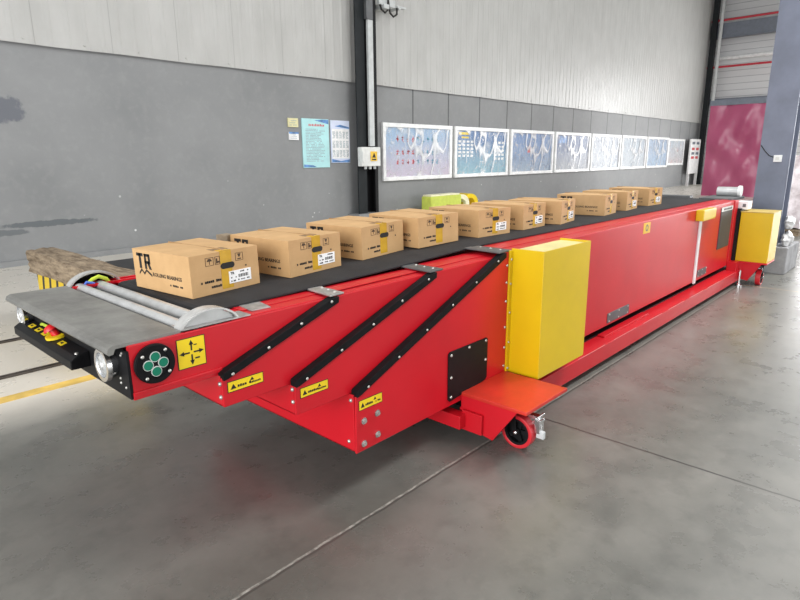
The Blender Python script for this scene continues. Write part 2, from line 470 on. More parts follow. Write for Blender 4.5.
# yellow line and floor rails beside the machine
tag(MB().box(-6, 34, 4.47, 4.59, 0, .002).build('floor_line', simple('yellow floor line', (.62, .42, .10), .6, 0, .18, 4)), 'yellow painted line on the concrete floor left of the red conveyor', 'floor marking')
def rail(y, lab):
    r = thing('floor_rail', lab, 'rail', (0, y, 0), 'cart rails in the floor')
    for q in (-.035, .012): MB().box(-6, 34, y+q, y+q+.023, 0, .012).build('rail_head', 'rail_steel', r)
    MB().box(-6, 34, y-.012, y+.012, 0, .004).build('groove', 'ink', r)
rail(5.02, 'dark flush floor rail nearest the yellow line')
rail(6.05, 'dark flush floor rail nearest the grey wall')

# transfer cart on the rails
cart = thing('transfer_cart', 'flat dark rail cart with hazard striped front behind the conveyor', 'cart', (3.4, 5.55, 0))
MB().box(1.80, 6.2, 4.35, 6.74, .40, .50).build('deck', 'dark_deck', cart, .008)
MB().box(1.765, 1.80, 4.4, 6.66, .16, .495).build('bumper_plate', 'hazard', cart, .004)
for yy in (5.02, 6.05):
    for xx in (2.4, 5.6):
        MB().cyl((xx, yy-.04, .15), (xx, yy+.04, .15), .138, 20).build('wheel', 'rail_steel', cart)
MB().box(1.9, 6.1, 4.9, 6.2, .2, .40).build('chassis', 'dark_deck', cart)
mb = MB()
mb.box(1.72, 1.98, 4.5, 6.72, .502, .715)
bmesh.ops.subdivide_edges(mb.bm, edges=mb.bm.edges[:], cuts=6, use_grid_fill=True)
for q in mb.bm.verts:
    q.co += Vector((random.uniform(-.010, .010), random.uniform(-.014, .014), random.uniform(0, .016)))
    if q.co.z > .6 and q.co.y < 6.0: q.co.z -= .015
tag(mb.build('timber_beam', 'timber', smooth=True), 'weathered rough timber beam lying across the front of the rail cart', 'timber')

# steel column by the left wall
c = thing('steel_column', 'dark steel column against the grey wall between notices and posters', 'column', (9.96, 10.3, 0))
MB().box(9.62, 9.90, 10.17, 10.20, .294, 10.1).build('flange', 'column', c)
MB().box(9.90, 10.28, 10.36, 10.40, .294, 10.1).box(9.90, 9.915, 10.2, 10.36, .294, 10.1).box(10.18, 10.28, 10.17, 10.20, .294, 10.1).box(10.265, 10.28, 10.2, 10.36, .294, 10.1).build('web', M['black_plate'], c)
MB().box(9.5, 10.4, 10.05, 10.45, 0, .294).build('plinth', 'wall', c, .01)
cd = thing('cable_conduit', 'pale vertical conduit running down the dark steel column to grey box', 'conduit', (10.02, 10.13, 1.85))
MB().box(9.955, 10.115, 10.10, 10.165, 1.86, 4.62).build('trunking', 'conduit', cd, .008)
MB().box(9.90, 10.10, 10.08, 10.168, 4.62, 5.6).build('cable_box', 'bracket', cd, .008)
j = thing('junction_box', 'grey electrical box with yellow warning triangle on dark column', 'electrical box', (9.9, 10.1, 1.38))
MB().box(9.60, 10.22, 10.02, 10.165, 1.40, 1.84).build('housing', 'jbox', j, .02)
MB().box(9.60, 9.68, 9.99, 10.02, 1.50, 1.74).build('hinge', 'jbox', j, .006)
MB().box(9.88, 10.09, 10.008, 10.021, 1.52, 1.74).build('warning_sticker', 'amber', j)
MB().prism([(9.93, 1.60), (10.04, 1.60), (9.985, 1.71)], 'y', 10.003, 10.009).box(9.92, 10.05, 10.003, 10.009, 1.54, 1.57).build('warning_sign', 'ink', j)
for xx in (9.78, 9.93, 10.08):
    MB().cyl((xx, 10.09, 1.335), (xx, 10.09, 1.41), .033, 12).build('cable_gland', 'conduit', j)
# wall mounted bracket with cables beside the column top
b = thing('cable_bracket', 'pale bracket with hanging black cables beside the dark column top', 'bracket', (10.7, 10.3, 4.9))
MB().box(10.35, 10.9, 10.12, 10.2, 5.0, 5.16).box(10.45, 10.62, 10.05, 10.39, 4.92, 5.02).build('arm', 'conduit', b, .01)
MB().box(10.95, 11.25, 10.1, 10.18, 5.02, 5.07).box(11.0, 11.06, 10.1, 10.39, 4.98, 5.04).build('bar', 'conduit', b, .01)
MB().tube([(10.38, 10.15, 5.05), (10.42, 10.12, 4.90), (10.52, 10.1, 4.84), (10.62, 10.1, 4.92), (10.63, 10.1, 5.15)], .022).tube([(10.63, 10.1, 5.12), (10.66, 10.08, 4.86), (10.78, 10.08, 4.79), (10.9, 10.08, 4.86), (10.92, 10.1, 5.0)], .022).build('cable', 'ink', b, smooth=True)

# notices left of the column
def notice(name, lab, x0, x1, z0, z1, mat, fancy):
    t = thing(name, lab, 'notice', ((x0+x1)/2, YW, z0), 'wall notices')
    MB().box(x0, x1, YW-.028, YW-.001, z0, z1).build('board', mat, t, .004)
    w = x1-x0; h = z1-z0; y = YW-.0285
    UX, UZ = (1, 0, 0), (0, 0, 1)
    if fancy == 'list':
        mb = MB(); glyph_row(mb, (x0+.12*w, y, z1-.15*h), UX, UZ, w*.72, .05, 12); mb.build('heading', 'red_ink', t)
        mb = MB()
        for i in range(22): glyph_row(mb, (x0+.12*w, y, z1-.22*h-i*.031*h), UX, UZ, w*random.uniform(.45, .76), .018, 16, .25)
        mb.build('lettering', 'grey_ink', t)
        mb = MB(); mb.prism([(x0+.45*w, z1-.03*h), (x1-.01, z1-.10*h), (x1-.01, z1-.012), (x0+.75*w, z1-.012)], 'y', y-.001, y+.001)
        mb.prism([(x0+.01, z0+.012), (x0+.5*w, z0+.012), (x0+.35*w, z0+.05*h), (x0+.01, z0+.07*h)], 'y', y-.001, y+.001); mb.build('wave_band', 'navy', t)
    elif fancy == 'table':
        mb = MB(); mb.box(x0+.05*w, x1-.03*w, y-.001, y+.002, z0+.10*h, z1-.2*h); mb.build('sheet', 'paper', t)
        mb = MB()
        for k in range(3):
            for q in range(5):
                for r in range(8): glyph_row(mb, (x0+(.08+.18*q)*w, y-.0015, z0+(.14+.22*k)*h+r*.021*h), UX, UZ, w*.13, .015, 4, .25)
        mb.build('lettering', 'grey_ink', t)
        mb = MB(); mb.prism([(x0+.01, z0+.012), (x1-.01, z0+.012), (x1-.01, z0+.08*h), (x0+.5*w, z0+.04*h), (x0+.01, z0+.09*h)], 'y', y-.001, y+.001)
        mb.prism([(x0+.2*w, z1-.14*h), (x1-.01, z1-.19*h), (x1-.01, z1-.15*h), (x0+.5*w, z1-.1*h)], 'y', y-.001, y+.001); mb.build('wave_band', 'navy', t)
    else:
        mb = MB()
        for i in range(3): glyph_row(mb, (x0+.15*w, y, z0+(.18+.25*i)*h), UX, UZ, w*.7, .02, 6)
        mb.build('lettering', 'grey_ink', t)
        if fancy == 'blue': MB().box(x0, x1, y-.001, y+.002, z1-.22*h, z1).build('header', 'navy', t)
notice('wall_notice', 'pale mint notice sheet with red heading on grey wall', 8.215, 8.97, 1.39, 2.44, 'mint', 'list')
notice('wall_notice', 'white and lavender notice with a three row table beside the dark column', 9.03, 9.60, 1.49, 2.43, 'lav', 'table')
notice('wall_notice', 'small yellow edged notice on grey wall, upper of two small ones', 7.85, 8.115, 2.245, 2.43, simple('pale yellow card', (.70, .66, .38), .5), 'y')
notice('wall_notice', 'small white notice with dark blue top, lower of two small ones', 7.86, 8.115, 1.98, 2.145, 'paper', 'blue')

# framed posters
LAB = ['lavender and pale blue framed poster with red and blue lettering, nearest the dark column',
       'blue framed poster with yellow heading under wrinkled film, second from the column',
       'blue grey framed poster with small red mark, third from the column',
       'pale framed poster with dark blue top corner, fourth from the column',
       'washed out white framed poster, fifth from the column',
       'washed out pale blue framed poster, sixth from the column',
       'pale blue framed poster, seventh from the column',
       'small pale poster with a red patch, last before the white board']
for i in range(8):
    x0 = 10.68 + 2.935*i; x1 = x0+2.80; z0, z1 = 1.02, 2.44
    if i == 7: x0, x1, z0, z1 = 31.1, 33.5, 1.10, 2.40
    t = thing('framed_poster', LAB[i], 'poster', ((x0+x1)/2, YW, z0), 'framed posters along the wall')
    fw = .10; y0, y1 = YW-.075, YW-.001
    MB().box(x0, x1, y0, y1, z0, z0+fw).box(x0, x1, y0, y1, z1-fw, z1).box(x0, x0+fw, y0, y1, z0+fw, z1-fw).box(x1-fw, x1, y0, y1, z0+fw, z1-fw).build('frame', 'frame_white', t, .008)
    MB().box(x0+fw, x1-fw, YW-.03, YW-.002, z0+fw, z1-fw).build('print', PRINTS[i], t)
    if i < 4:
        mb = MB()
        if i == 0:
            mb2 = MB()
            for k, (zz, hh) in enumerate(((1.98, .16), (1.66, .13), (1.42, .13))):
                for q in range(9):
                    xx = x0+.52+q*.20
                    for _ in range(3):
                        a = random.uniform(0, .07); bz = random.uniform(0, hh*.7)
                        (mb if q < 4 else mb2).box(xx+a*.3, xx+a*.3+random.uniform(.05, .11), YW-.0325, YW-.0295, zz+bz, zz+bz+.025)
                    (mb if q < 4 else mb2).box(xx+.05, xx+.07, YW-.0325, YW-.0295, zz, zz+hh)
            mb2.build('lettering', simple('teal blue print', (.10, .36, .52), .5), t)
            mb.build('lettering', 'red_ink', t)
        elif i == 1:
            mb.box(x0+.22, x0+.70, YW-.0325, YW-.0295, 2.22, 2.29).box(x0+.35, x0+.70, YW-.0325, YW-.0295, 2.12, 2.17); mb.build('heading', 'yellow_sticker', t)
            mb = MB()
            for r in range(5):
                for q in range(4): mb.box(x0+.2+q*.2, x0+.33+q*.2, YW-.0325, YW-.0295, 1.60+r*.1, 1.66+r*.1)
                for q in range(3): mb.box(x1-.75+q*.2, x1-.62+q*.2, YW-.0325, YW-.0295, 1.5+r*.12, 1.57+r*.12)
            mb.build('lettering', 'paper', t)
        elif i == 2:
            mb.box(x0+1.1, x0+1.3, YW-.0325, YW-.0295, 1.72, 1.92); mb.build('red_mark', 'red_ink', t)
        else:
            mb.box(x0+.3, x0+.9, YW-.0325, YW-.0295, 2.05, 2.3); mb.build('picture', 'navy', t)
    # wrinkled film
    mb = MB(); nx, nz = 26, 14; vv = []
    for jz in range(nz+1):
        for ix in range(nx+1):
            xx = x0+fw*.8+(x1-x0-1.6*fw)*ix/nx; zz = z0+fw*.8+(z1-z0-1.6*fw)*jz/nz
            e = 0 if ix in (0, nx) or jz in (0, nz) else 1
            vv.append((xx, YW-.047-e*.012*abs(math.sin(ix*1.3+jz*.9+i*2)*math.cos(jz*.7-ix*.5+i)), zz))
    mb._add(vv, [(jz*(nx+1)+ix, jz*(nx+1)+ix+1, (jz+1)*(nx+1)+ix+1, (jz+1)*(nx+1)+ix) for jz in range(nz) for ix in range(nx)])
    mb.build('clear_film', 'film', t, smooth=True)
wb = thing('display_board', 'white standing display board with red and dark rows at the far wall end', 'board', (34.7, YW-.3, 0))
MB().box(33.75, 35.4, YW-.30, YW-.22, .62, 2.42).build('panel', 'paper', wb, .01)
for xx in (33.85, 35.2): MB().box(xx, xx+.1, YW-.32, YW-.2, 0, .62).build('leg', 'white', wb)
for r, zz in enumerate((2.15, 1.85, 1.62, 1.4)):
    for q in range(2): MB().box(34.0+q*.7, 34.45+q*.7, YW-.306, YW-.299, zz, zz+.13).build('row_mark', 'red_ink' if r % 2 == 1 else 'girder', wb)

# lime block behind the belt
g = thing('lime_foam_crate', 'lime green block with cream looped straps against the wall behind the cartons', 'crate', (12.3, 9.7, 0))
MB().box(11.75, 13.05, 9.7, 10.05, 0, .60).build('block', 'lime', g, .04)
MB().box(11.78, 13.0, 9.73, 10.02, .598, .64).build('lid', 'cream', g, .012)
for k in range(2):
    xx = 13.08+k*.42
    MB().ring((xx, 9.72, .33), (xx+.12, 10.15, .33), .27, .15, 22).build('strap_loop', 'cream' if k == 0 else 'yellow_sticker', g)
MB().box(13.0, 13.7, 9.95, 10.18, 0, .56).build('end_block', 'cream', g, .03)

# blue column at right on its plinth
c = thing('blue_column', 'broad slate blue steel column behind the rear yellow cabinet', 'column', (9.6, 1.7, 0))
MB().box(9.35, 9.38, 1.555, 1.92, .372, 10.1).build('flange', 'blue_column', c)
MB().box(9.38, 9.70, 1.72, 1.75, .372, 10.1).box(9.70, 9.73, 1.555, 1.92, .372, 10.1).build('web', 'blue_column', c)
struct_pl = MB().box(9.245, 10.1, 1.41, 2.2, 0, .372).build('plinth', 'concrete', c, .015)
s = thing('wall_socket', 'small white socket box on the slate blue column', 'electrical box', (9.34, 1.68, 1.30))
MB().box(9.312, 9.349, 1.645, 1.74, 1.50, 1.59).build('housing', 'white', s, .006)
MB().box(9.308, 9.313, 1.67, 1.715, 1.525, 1.565).build('socket_face', 'jbox', s)
MB().tube([(9.34, 1.74, 1.56), (9.338, 1.80, 1.585), (9.335, 1.86, 1.65), (9.34, 1.91, 1.72)], .006, 6).build('cable', 'ink', s)
# crumpled sacks on the plinth
def sack(lab, cx, cy, z0, rx, ry, rz, seed):
    rnd = random.Random(seed); mb = MB(); bmesh.ops.create_icosphere(mb.bm, subdivisions=3, radius=1)
    ph = [rnd.uniform(0, 6) for _ in range(6)]
    for q in mb.bm.verts:
        d = q.co.normalized(); k = 1+.14*math.sin(5*d.x+ph[0])*math.sin(6*d.y+ph[1])+.10*math.sin(9*d.z+ph[2]+4*d.x)
        p = Vector((cx+d.x*rx*k, cy+d.y*ry*k, z0+rz*.85+d.z*rz*k)); p.z = max(p.z, z0); q.co = p
    tag(mb.build('plastic_sack', 'bag', smooth=True), lab, 'sack', 'sacks on the column plinth')
sack('upper crumpled pale plastic sack beside the blue column', 9.50, 1.475, .60, .12, .062, .10, 3)
sack('lower crumpled grey plastic sack on the concrete plinth by the blue column', 9.50, 1.475, .374, .19, .064, .10, 5)
t = thing('wrapped_pallet', 'tall pinkish white film wrapped load beyond the blue column at right edge', 'pallet', (14.6, 2.35, 0))
mb = MB(); mb.box(13.9, 15.3, 1.98, 2.72, .14, 1.55); bmesh.ops.subdivide_edges(mb.bm, edges=mb.bm.edges[:], cuts=7, use_grid_fill=True)
for q in mb.bm.verts: q.co += Vector((random.uniform(-.04, .04), random.uniform(-.04, .04), random.uniform(-.02, .03)))
mb.build('wrapped_load', 'pinkish', t, smooth=True)
MB().box(13.9, 15.3, 1.98, 2.72, .09, .13).box(13.9, 15.3, 1.98, 2.1, 0, .09).box(13.9, 15.3, 2.29, 2.41, 0, .09).box(13.9, 15.3, 2.6, 2.72, 0, .09).build('pallet_base', 'timber', t)

# ================================================================== CONVEYOR
YC = 2.54
cv = thing('telescopic_conveyor', 'long red telescopic belt conveyor with steel nose and yellow boxes', 'conveyor', (4.5, YC, 0))
def both(y): return y, 2*YC-y
def bolts(name, pts, d, r=.008, parent=cv, mat='bolt', h=None):
    for p in pts: MB().dome(p, d, r, h or r*.8, 10).build(name, mat, parent, smooth=True)
NY = (0, -1, 0); NX = (-1, 0, 0); NZ = (0, 0, 1)

def section(name, yk, poly, zb, ztop_inner, x_front, ztop_front, xr, flange_pts):
    """side plates from poly (x,z), front plate, bottom and top flanges down to the belt edge"""
    ya, yb = both(yk); mb = MB()
    mb.prism(poly, 'y', ya, ya+.012); mb.prism(poly, 'y', yb-.012, yb)
    mb.box(x_front, x_front+.01, ya+.012, yb-.012, zb, ztop_front)           # lower front plate
    mb.box(x_front, xr, ya+.012, yb-.012, zb, zb+.01)                         # bottom
    for sgn in (0, 1):                                                        # top flanges
        a, b2 = (ya+.012, 2.105) if sgn == 0 else (2*YC-2.105, yb-.012)
        mb.prism([(flange_pts[0][0], flange_pts[0][1]-.01), (flange_pts[1][0], flange_pts[1][1]-.01), flange_pts[1], flange_pts[0]], 'y', a, b2)
    return mb.build(name, 'red', cv, .004, 2)

# nose section
y1 = 1.95
nose = section('nose_section', y1, [(.748, .985), (.752, .792), (3.0, .80), (3.0, .998)], .792, .99, .752, .90, 3.0, [(1.16, .993), (3.0, .999)])
MB().box(.75, 1.09, y1-.007, y1+.002, .800, .816).box(.75, 1.09, y1-.004, y1+.006, .788, .800).build('lower_lip', 'red', cv, .002)
y2 = 1.92
sec2 = section('boom_section', y2, [(1.072, .661), (1.072, .782), (1.655, 1.0), (3.15, 1.012), (3.15, .665)], .661, 1.0, 1.072, .79, 3.15, [(1.66, 1.001), (3.15, 1.013)])
y3 = 1.885
sec3 = section('boom_section', y3, [(1.384, .530), (1.386, .668), (2.315, 1.016), (3.3, 1.026), (3.3, .535)], .530, 1.0, 1.384, .66, 3.3, [(2.32, 1.017), (3.3, 1.027)])
y4 = 1.85
body = section('main_body', y4, [(1.694, .234), (1.700, .528), (2.926, 1.046), (8.28, 1.046), (8.22, .252), (4.0, .252)], .240, 1.0, 1.694, .53, 8.2, [(2.93, 1.047), (8.28, 1.047)])
# folded ridge on the top covers
for (xa, xb, za, zb2, yk) in ((1.7, 2.3, 1.0045, 1.0095, 1.98), (2.40, 2.95, 1.0185, 1.024, 1.96), (3.0, 8.2, 1.047, 1.047, 1.95), (1.25, 1.65, .9935, .9945, 2.03)):
    MB().prism([(xa, za), (xb, zb2), (xb, zb2+.004), (xa, za+.004)], 'y', yk, yk+.075).build('cover_rib', 'red', cv, .002)
# seal strips, brackets, bolts
def seal(yk, a, b, w0, w1, nb):
    """rubber strip along the slanted front edge a->b (x,z) of a side plate"""
    (xa, za), (xb, zb2) = a, b
    poly = [(xa-.001, za-.004), (xa+.016, za-.001), (xb+.012, zb2-.022), (xb+.014, zb2+.006), (xb-.022, zb2+.004), (xa+.004, za+w0*.8), (xa-.002, za+w0*.6)]
    o = MB().prism(poly, 'y', yk-.012, yk+.03).build('seal_strip', 'black', cv, .002)
    for k in range(nb):
        t = .05+.88*k/(nb-1)
        MB().dome((xa+(xb-xa)*t+.010, yk-.012, za+(zb2-za)*t+.004), NY, .0068, .005, 10).build('screw', 'bolt', o, smooth=True)
    return o
seal(y2, (1.074, .777), (1.655, .994), .034, .03, 4)
seal(y3, (1.386, .663), (2.305, 1.010), .036, .03, 5)
seal(y4, (1.700, .526), (2.915, 1.040), .038, .03, 6)
def topbracket(x, w, yk, z, mat, dx):
    o = MB().prism([(x-.02+dx, 2.115), (x+w-.02+dx, 2.118), (x+w+.0, yk+.002), (x-.01, yk-.004)], 'z', z, z+.008).build('top_bracket', mat, cv, .002)
    for k in range(3):
        t = (k+.6)/3.2
        MB().dome((x+w*.55+dx*(1-t), 2.1+(yk-2.1)*t, z+.008), NZ, .007, .006, 10).build('screw', 'bolt', o, smooth=True)
topbracket(1.635, .075, y2, 1.003, 'bracket_light', .03)
topbracket(2.285, .10, y3, 1.018, 'bracket', .03)
topbracket(2.87, .13, y4, 1.048, 'bracket', .03)
MB().prism([(1.27, 1.995), (1.36, 1.99), (1.38, 2.10), (1.28, 2.105)], 'z', .994, 1.0).build('top_bracket', 'bracket_light', cv, .002)
# bolts on the lower front plates and side
bolts('bolt', [(1.072, y2+.018, .755), (1.072, y2+.018, .70), (1.384, y3+.018, .645), (1.384, y3+.018, .588), (1.694, y4+.03, .50), (1.694, y4+.05, .285), (1.384, y3+.55, .57)], NX, .010)
for (x, z) in ((1.745, .388), (1.742, .272), (1.835, .398), (1.835, .286)):
    o = MB().cyl((x, y4, z), (x, y4-.004, z), .017, 18).build('washer', 'chrome', cv)
    MB().cyl((x, y4-.004, z), (x, y4-.014, z), .010, 6).build('bolt_head', 'bolt', o)
bolts('rivet', [(2.955, y4, z) for z in (.965, .86, .745, .58, .45, .33)], NY, .009)
# stickers
def sticker(x0, x1, z0, z1, yk, skew=0):
    o = MB().prism([(x0-.003, z0-.003), (x1+.003, z0-.003+skew), (x1+.003, z1+.003+skew), (x0-.003, z1+.003)], 'y', yk-.0012, yk+.0005).build('warning_label', 'ink', cv)
    MB().prism([(x0, z0), (x1, z0+skew), (x1, z1+skew), (x0, z1)], 'y', yk-.002, yk-.0005).build('label_face', 'yellow_sticker', o)
    w = x1-x0; h = z1-z0; mb = MB(); y = yk-.0021
    mb.prism([(x0+.06*w, z0+.22*h), (x0+.22*w, z0+.22*h), (x0+.14*w, z0+.75*h)], 'y', y-.0005, y)
    glyph_row(mb, (x0+.26*w, y, z0+.28*h), (1, 0, 0), (0, 0, 1), w*.40, h*.26, 6, .25)
    glyph_row(mb, (x0+.62*w, y, z0+.25*h), (1, 0, 0), (0, 0, 1), w*.32, h*.2, 7, .3)
    mb.prism([(x0+.62*w, z0+.55*h), (x0+.74*w, z0+.55*h), (x0+.68*w, z0+.9*h)], 'y', y-.0005, y)
    mb.build('lettering', 'ink', o); return o
sticker(1.094, 1.252, .718, .757, y2); sticker(1.412, 1.562, .602, .643, y3); sticker(1.718, 1.868, .449, .494, y4)
# direction sign with a four way arrow
o = MB().box(.919, 1.031, y1-.0012, y1+.0005, .849, .965).build('direction_sign', 'ink', cv)
MB().box(.922, 1.028, y1-.002, y1-.0005, .852, .962).build('label_face', 'yellow_sticker', o)
mb = MB(); cx, cz, y = .975, .907, y1-.0021
for (dx, dz) in ((1, 0), (-1, 0), (0, 1), (0, -1)):
    px, pz = -dz, dx
    P = lambda a, b2: (cx+dx*a+px*b2, cz+dz*a+pz*b2)
    mb.prism([P(.008, -.003), P(.034, -.003), P(.034, .003), P(.008, .003)], 'y', y-.0005, y)
    mb.prism([P(.030, -.009), P(.048, 0), P(.030, .009)], 'y', y-.0005, y)
mb.box(cx+.010, cx+.022, y-.0005, y, cz+.025, cz+.029).box(cx+.012, cx+.03, y-.0005, y, cz-.028, cz-.022)
mb.build('arrows', 'ink', o)
# round keypad
kx, kz = .832, .904
o = MB().cyl((kx, y1+.001, kz), (kx, y1-.016, kz), .072, 40).build('round_keypad', 'black_plate', cv, .004)
MB().ring((kx, y1-.016, kz), (kx, y1-.021, kz), .069, .050, 40).build('rim', 'black', o)
for a in range(4):
    t = PI/4+a*PI/2+.1
    MB().dome((kx+.058*math.cos(t), y1-.021, kz+.058*math.sin(t)), NY, .0065, .005, 10).build('screw', 'bolt', o, smooth=True)
for (dx, dz) in ((0, .027), (0, -.027), (.027, 0), (-.027, 0)):
    q = MB().cyl((kx+dx, y1-.0155, kz+dz), (kx+dx, y1-.0185, kz+dz), .019, 20).build('key_ring', 'jbox', o)
    MB().cyl((kx+dx, y1-.018, kz+dz), (kx+dx, y1-.0205, kz+dz), .0165, 20).build('key', 'green', o, .002)
# black front plate under the nose, headlamps
MB().box(.742, .7525, y1, 2*YC-y1, .792, .968).build('front_plate', 'black_plate', cv, .002)
bolts('bolt', [(.742, y1+.035, .955), (.742, y1+.045, .945), (.742, y1+.07, .855), (.742, y1+.07, .838), (.742, y1+.03, .83)], NX, .0055)
def lamp(yy, zz):
    o = MB().cyl((.742, yy, zz), (.715, yy, zz), .050, 28, .056).build('headlamp', 'chrome', cv, smooth=True)
    MB().ring((.716, yy, zz), (.700, yy, zz), .060, .046, 30).build('bezel', 'chrome', o, smooth=True)
    MB().dome((.712, yy, zz), NX, .047, .014, 24).build('lens', 'lens', o, smooth=True)
    MB().dome((.699, yy, zz), NX, .019, .006, 18).build('bulb_hood', 'guard', o, smooth=True)
lamp(2.07, .902); lamp(2.985, .918)
# steel nose plate
mb = MB(); mb.prism([(.684, .974), (.690, .988), (.705, .995), (.945, .995), (.945, .987), (.712, .983), (.705, .966), (.690, .964)], 'y', 1.957, 3.123)
mb.build('nose_plate', 'plate', cv)
# control box with stickers and emergency stop
cb = MB().prism([(.672, .833), (.742, .833), (.742, .896), (.694, .882), (.672, .868)], 'y', 2.295, 3.005).build('control_box', 'black_plate', cv, .004)
def on_top(x): return .882 + (x-.694)*(.896-.882)/(.742-.694)
for k, yy in enumerate((2.875, 2.785, 2.70, 2.60, 2.50)):
    xx = .712
    r = Matrix.Rotation(-math.atan2(.014, .048), 3, 'Y')
    MB().box(xx-.012, xx+.012, yy-.024, yy+.024, on_top(xx)-.0005, on_top(xx)+.0015, r).build('button_label', 'yellow_sticker', cb)
    MB().box(xx-.004, xx+.004, yy-.008, yy+.008, on_top(xx)+.001, on_top(xx)+.0035, r).build('push_button', 'ink', cb)
MB().ring((.728, 2.60, .893), (.726, 2.60, .903), .044, .020, 24).build('stop_ring', 'yellow_sticker', cb)
MB().cyl((.728, 2.60, .893), (.715, 2.612, .925), .016, 16).dome((.715, 2.612, .922), (-.4, .35, 1), .032, .024, 18).build('emergency_stop', 'estop_red', cb, smooth=True)
bolts('bolt', [(.705, 2.32, .886), (.705, 2.985, .886)], NZ, .009, cb)
MB().tube([(.735, 2.82, .90), (.725, 2.76, .915), (.73, 2.70, .912), (.738, 2.66, .9)], .007, 6).build('cable', 'wire_green', cv, smooth=True)
# rollers and arched guards
MB().box(.95, 1.16, 1.965, 3.115, .955, .965).build('roller_tray', 'bracket', cv)
for xx in (.992, 1.088):
    MB().cyl((xx, 2.0, .978), (xx, 3.08, .978), .028, 24).build('roller', 'galv', cv, smooth=True)
def guard(ya, yb, open_side):
    N = 14; pts = []
    for i in range(N+1):
        t = PI*i/N; pts.append((1.068-.122*math.cos(t), .993+(.062*max(0, math.sin(t))**1.35)))
    outer = pts; inner = [(1.068+(p[0]-1.068)*.93, .993+(p[1]-.993)*.90-.001) for p in pts]
    mb = MB(); n = N+1
    vs = [(p[0], ya, p[1]) for p in outer]+[(p[0], yb, p[1]) for p in outer]+[(p[0], yb, p[1]) for p in inner]+[(p[0], ya, p[1]) for p in inner]
    f = []
    for k in range(4):
        a, b2 = k*n, ((k+1) % 4)*n
        f += [(a+i, a+i+1, b2+i+1, b2+i) for i in range(N)]
    f += [(0, n, 2*n, 3*n), (N, n+N, 2*n+N, 3*n+N)]
    mb._add(vs, f)
    return mb.build('roller_guard', 'guard', cv, smooth=True)
gr = guard(1.957, 2.012, 0)
MB().prism([(1.068-.108*math.cos(PI*i/10), .993+.053*math.sin(PI*i/10)**1.35) for i in range(11)], 'y', 1.978, 1.984).build('guard_cheek', 'galv', gr)
MB().prism([(.95, .992), (1.19, .992), (1.24, .992), (1.24, .997), (.95, .997)], 'y', 1.955, 2.04).build('guard_base', 'bracket_light', gr)
gl = guard(3.07, 3.123, 1)
MB().prism([(1.068-.106*math.cos(PI*i/10), .993+.050*math.sin(PI*i/10)**1.35) for i in range(11)], 'y', 3.108, 3.116).build('guard_cheek', 'black', gl)
MB().tube([(1.02, 3.07, .99), (1.05, 3.06, 1.02), (1.08, 3.06, 1.03), (1.12, 3.07, 1.01), (1.13, 3.07, .99)], .010, 8).build('cable', 'wire_green', gl, smooth=True)
MB().tube([(1.0, 3.06, .985), (1.02, 3.055, 1.01), (1.05, 3.05, 1.0), (1.06, 3.06, .985)], .008, 8).build('cable', 'wire_blue', gl, smooth=True)
MB().box(.95, 1.5, 3.04, 3.052, .985, 1.0).box(.95, 1.5, 3.104, 3.123, .985, 1.0).build('guide_rail', 'red', cv, .002)
# belt
top = [(1.142, .958), (1.134, .970), (1.134, .984), (1.142, .996), (1.158, 1.003), (1.20, 1.005), (2.1, 1.024), (3.0, 1.058), (8.15, 1.058)]
prof = top + [(8.15, 1.049), (3.0, 1.049), (2.1, 1.015), (1.2, .995), (1.165, .99), (1.155, .975), (1.155, .958)]
MB().prism(prof, 'y', 2.10, 2.98).build('conveyor_belt', 'belt', cv, .002)

# large yellow box and its flange
yb = MB()
yb.box(3.0, 3.61, 1.632, 1.850, .280, 1.050)
o = yb.build('equipment_box', 'yellow', cv, .003)
MB().box(3.0, 3.61, 1.632, 1.640, 1.046, 1.064).box(3.0, 3.008, 1.640, 1.85, 1.046, 1.064).box(3.602, 3.61, 1.640, 1.85, 1.046, 1.064).build('box_rim', 'yellow', o, .002)
MB().box(3.010, 3.60, 1.642, 1.848, 1.0495, 1.0515).build('box_lid', simple('dusty pale yellow lid', (.74, .66, .30), .4), o)  # lid paler than the rest of the box
MB().box(2.968, 3.0, 1.838, 1.850, .29, 1.055).build('mounting_flange', 'yellow', o, .002)
bolts('bolt', [(2.984, 1.838, z) for z in (1.0, .85, .67, .48, .31)], NY, .008, o)
# black inspection plate
o = MB().prism([(2.388, .285), (2.402, .270), (2.748, .302), (2.760, .316), (2.762, .553), (2.752, .563), (2.402, .562), (2.388, .550)], 'y', 1.842, 1.851).build('inspection_plate', 'black_plate', cv, .002)
bolts('bolt', [(2.41, 1.842, .54), (2.41, 1.842, .41), (2.41, 1.842, .295), (2.575, 1.842, .548), (2.742, 1.842, .548), (2.742, 1.842, .43)], NY, .009, o)
# base rails
for s in (0, 1):
    f = (lambda y: y) if s == 0 else (lambda y: 2*YC-y)
    a, b2 = sorted((f(1.728), f(1.87)))
    MB().prism([(a, .055), (b2, .055), (b2, .190), (a, .184)], 'x', 2.53, 8.4).build('base_rail', 'red', cv, .006)
    a, b2 = sorted((f(1.87), f(2.2)))
    MB().box(2.7, 8.2, a, b2, .10, .2).build('rail_web', M['black_plate'], cv)
mb = MB()
for k in range(7):
    mb.box(3.75+k*.62, 4.20+k*.62, 1.7275, 1.7295, .181, .1865)
mb.build('rail_weld_highlight', simple('pale red edge highlight', (.72, .22, .22), .3), cv)  # weld line, its edge highlight put into the pale red
MB().box(4.35, 5.3, 1.80, 1.86, .187, .204).build('rail_step', 'red', cv, .004)
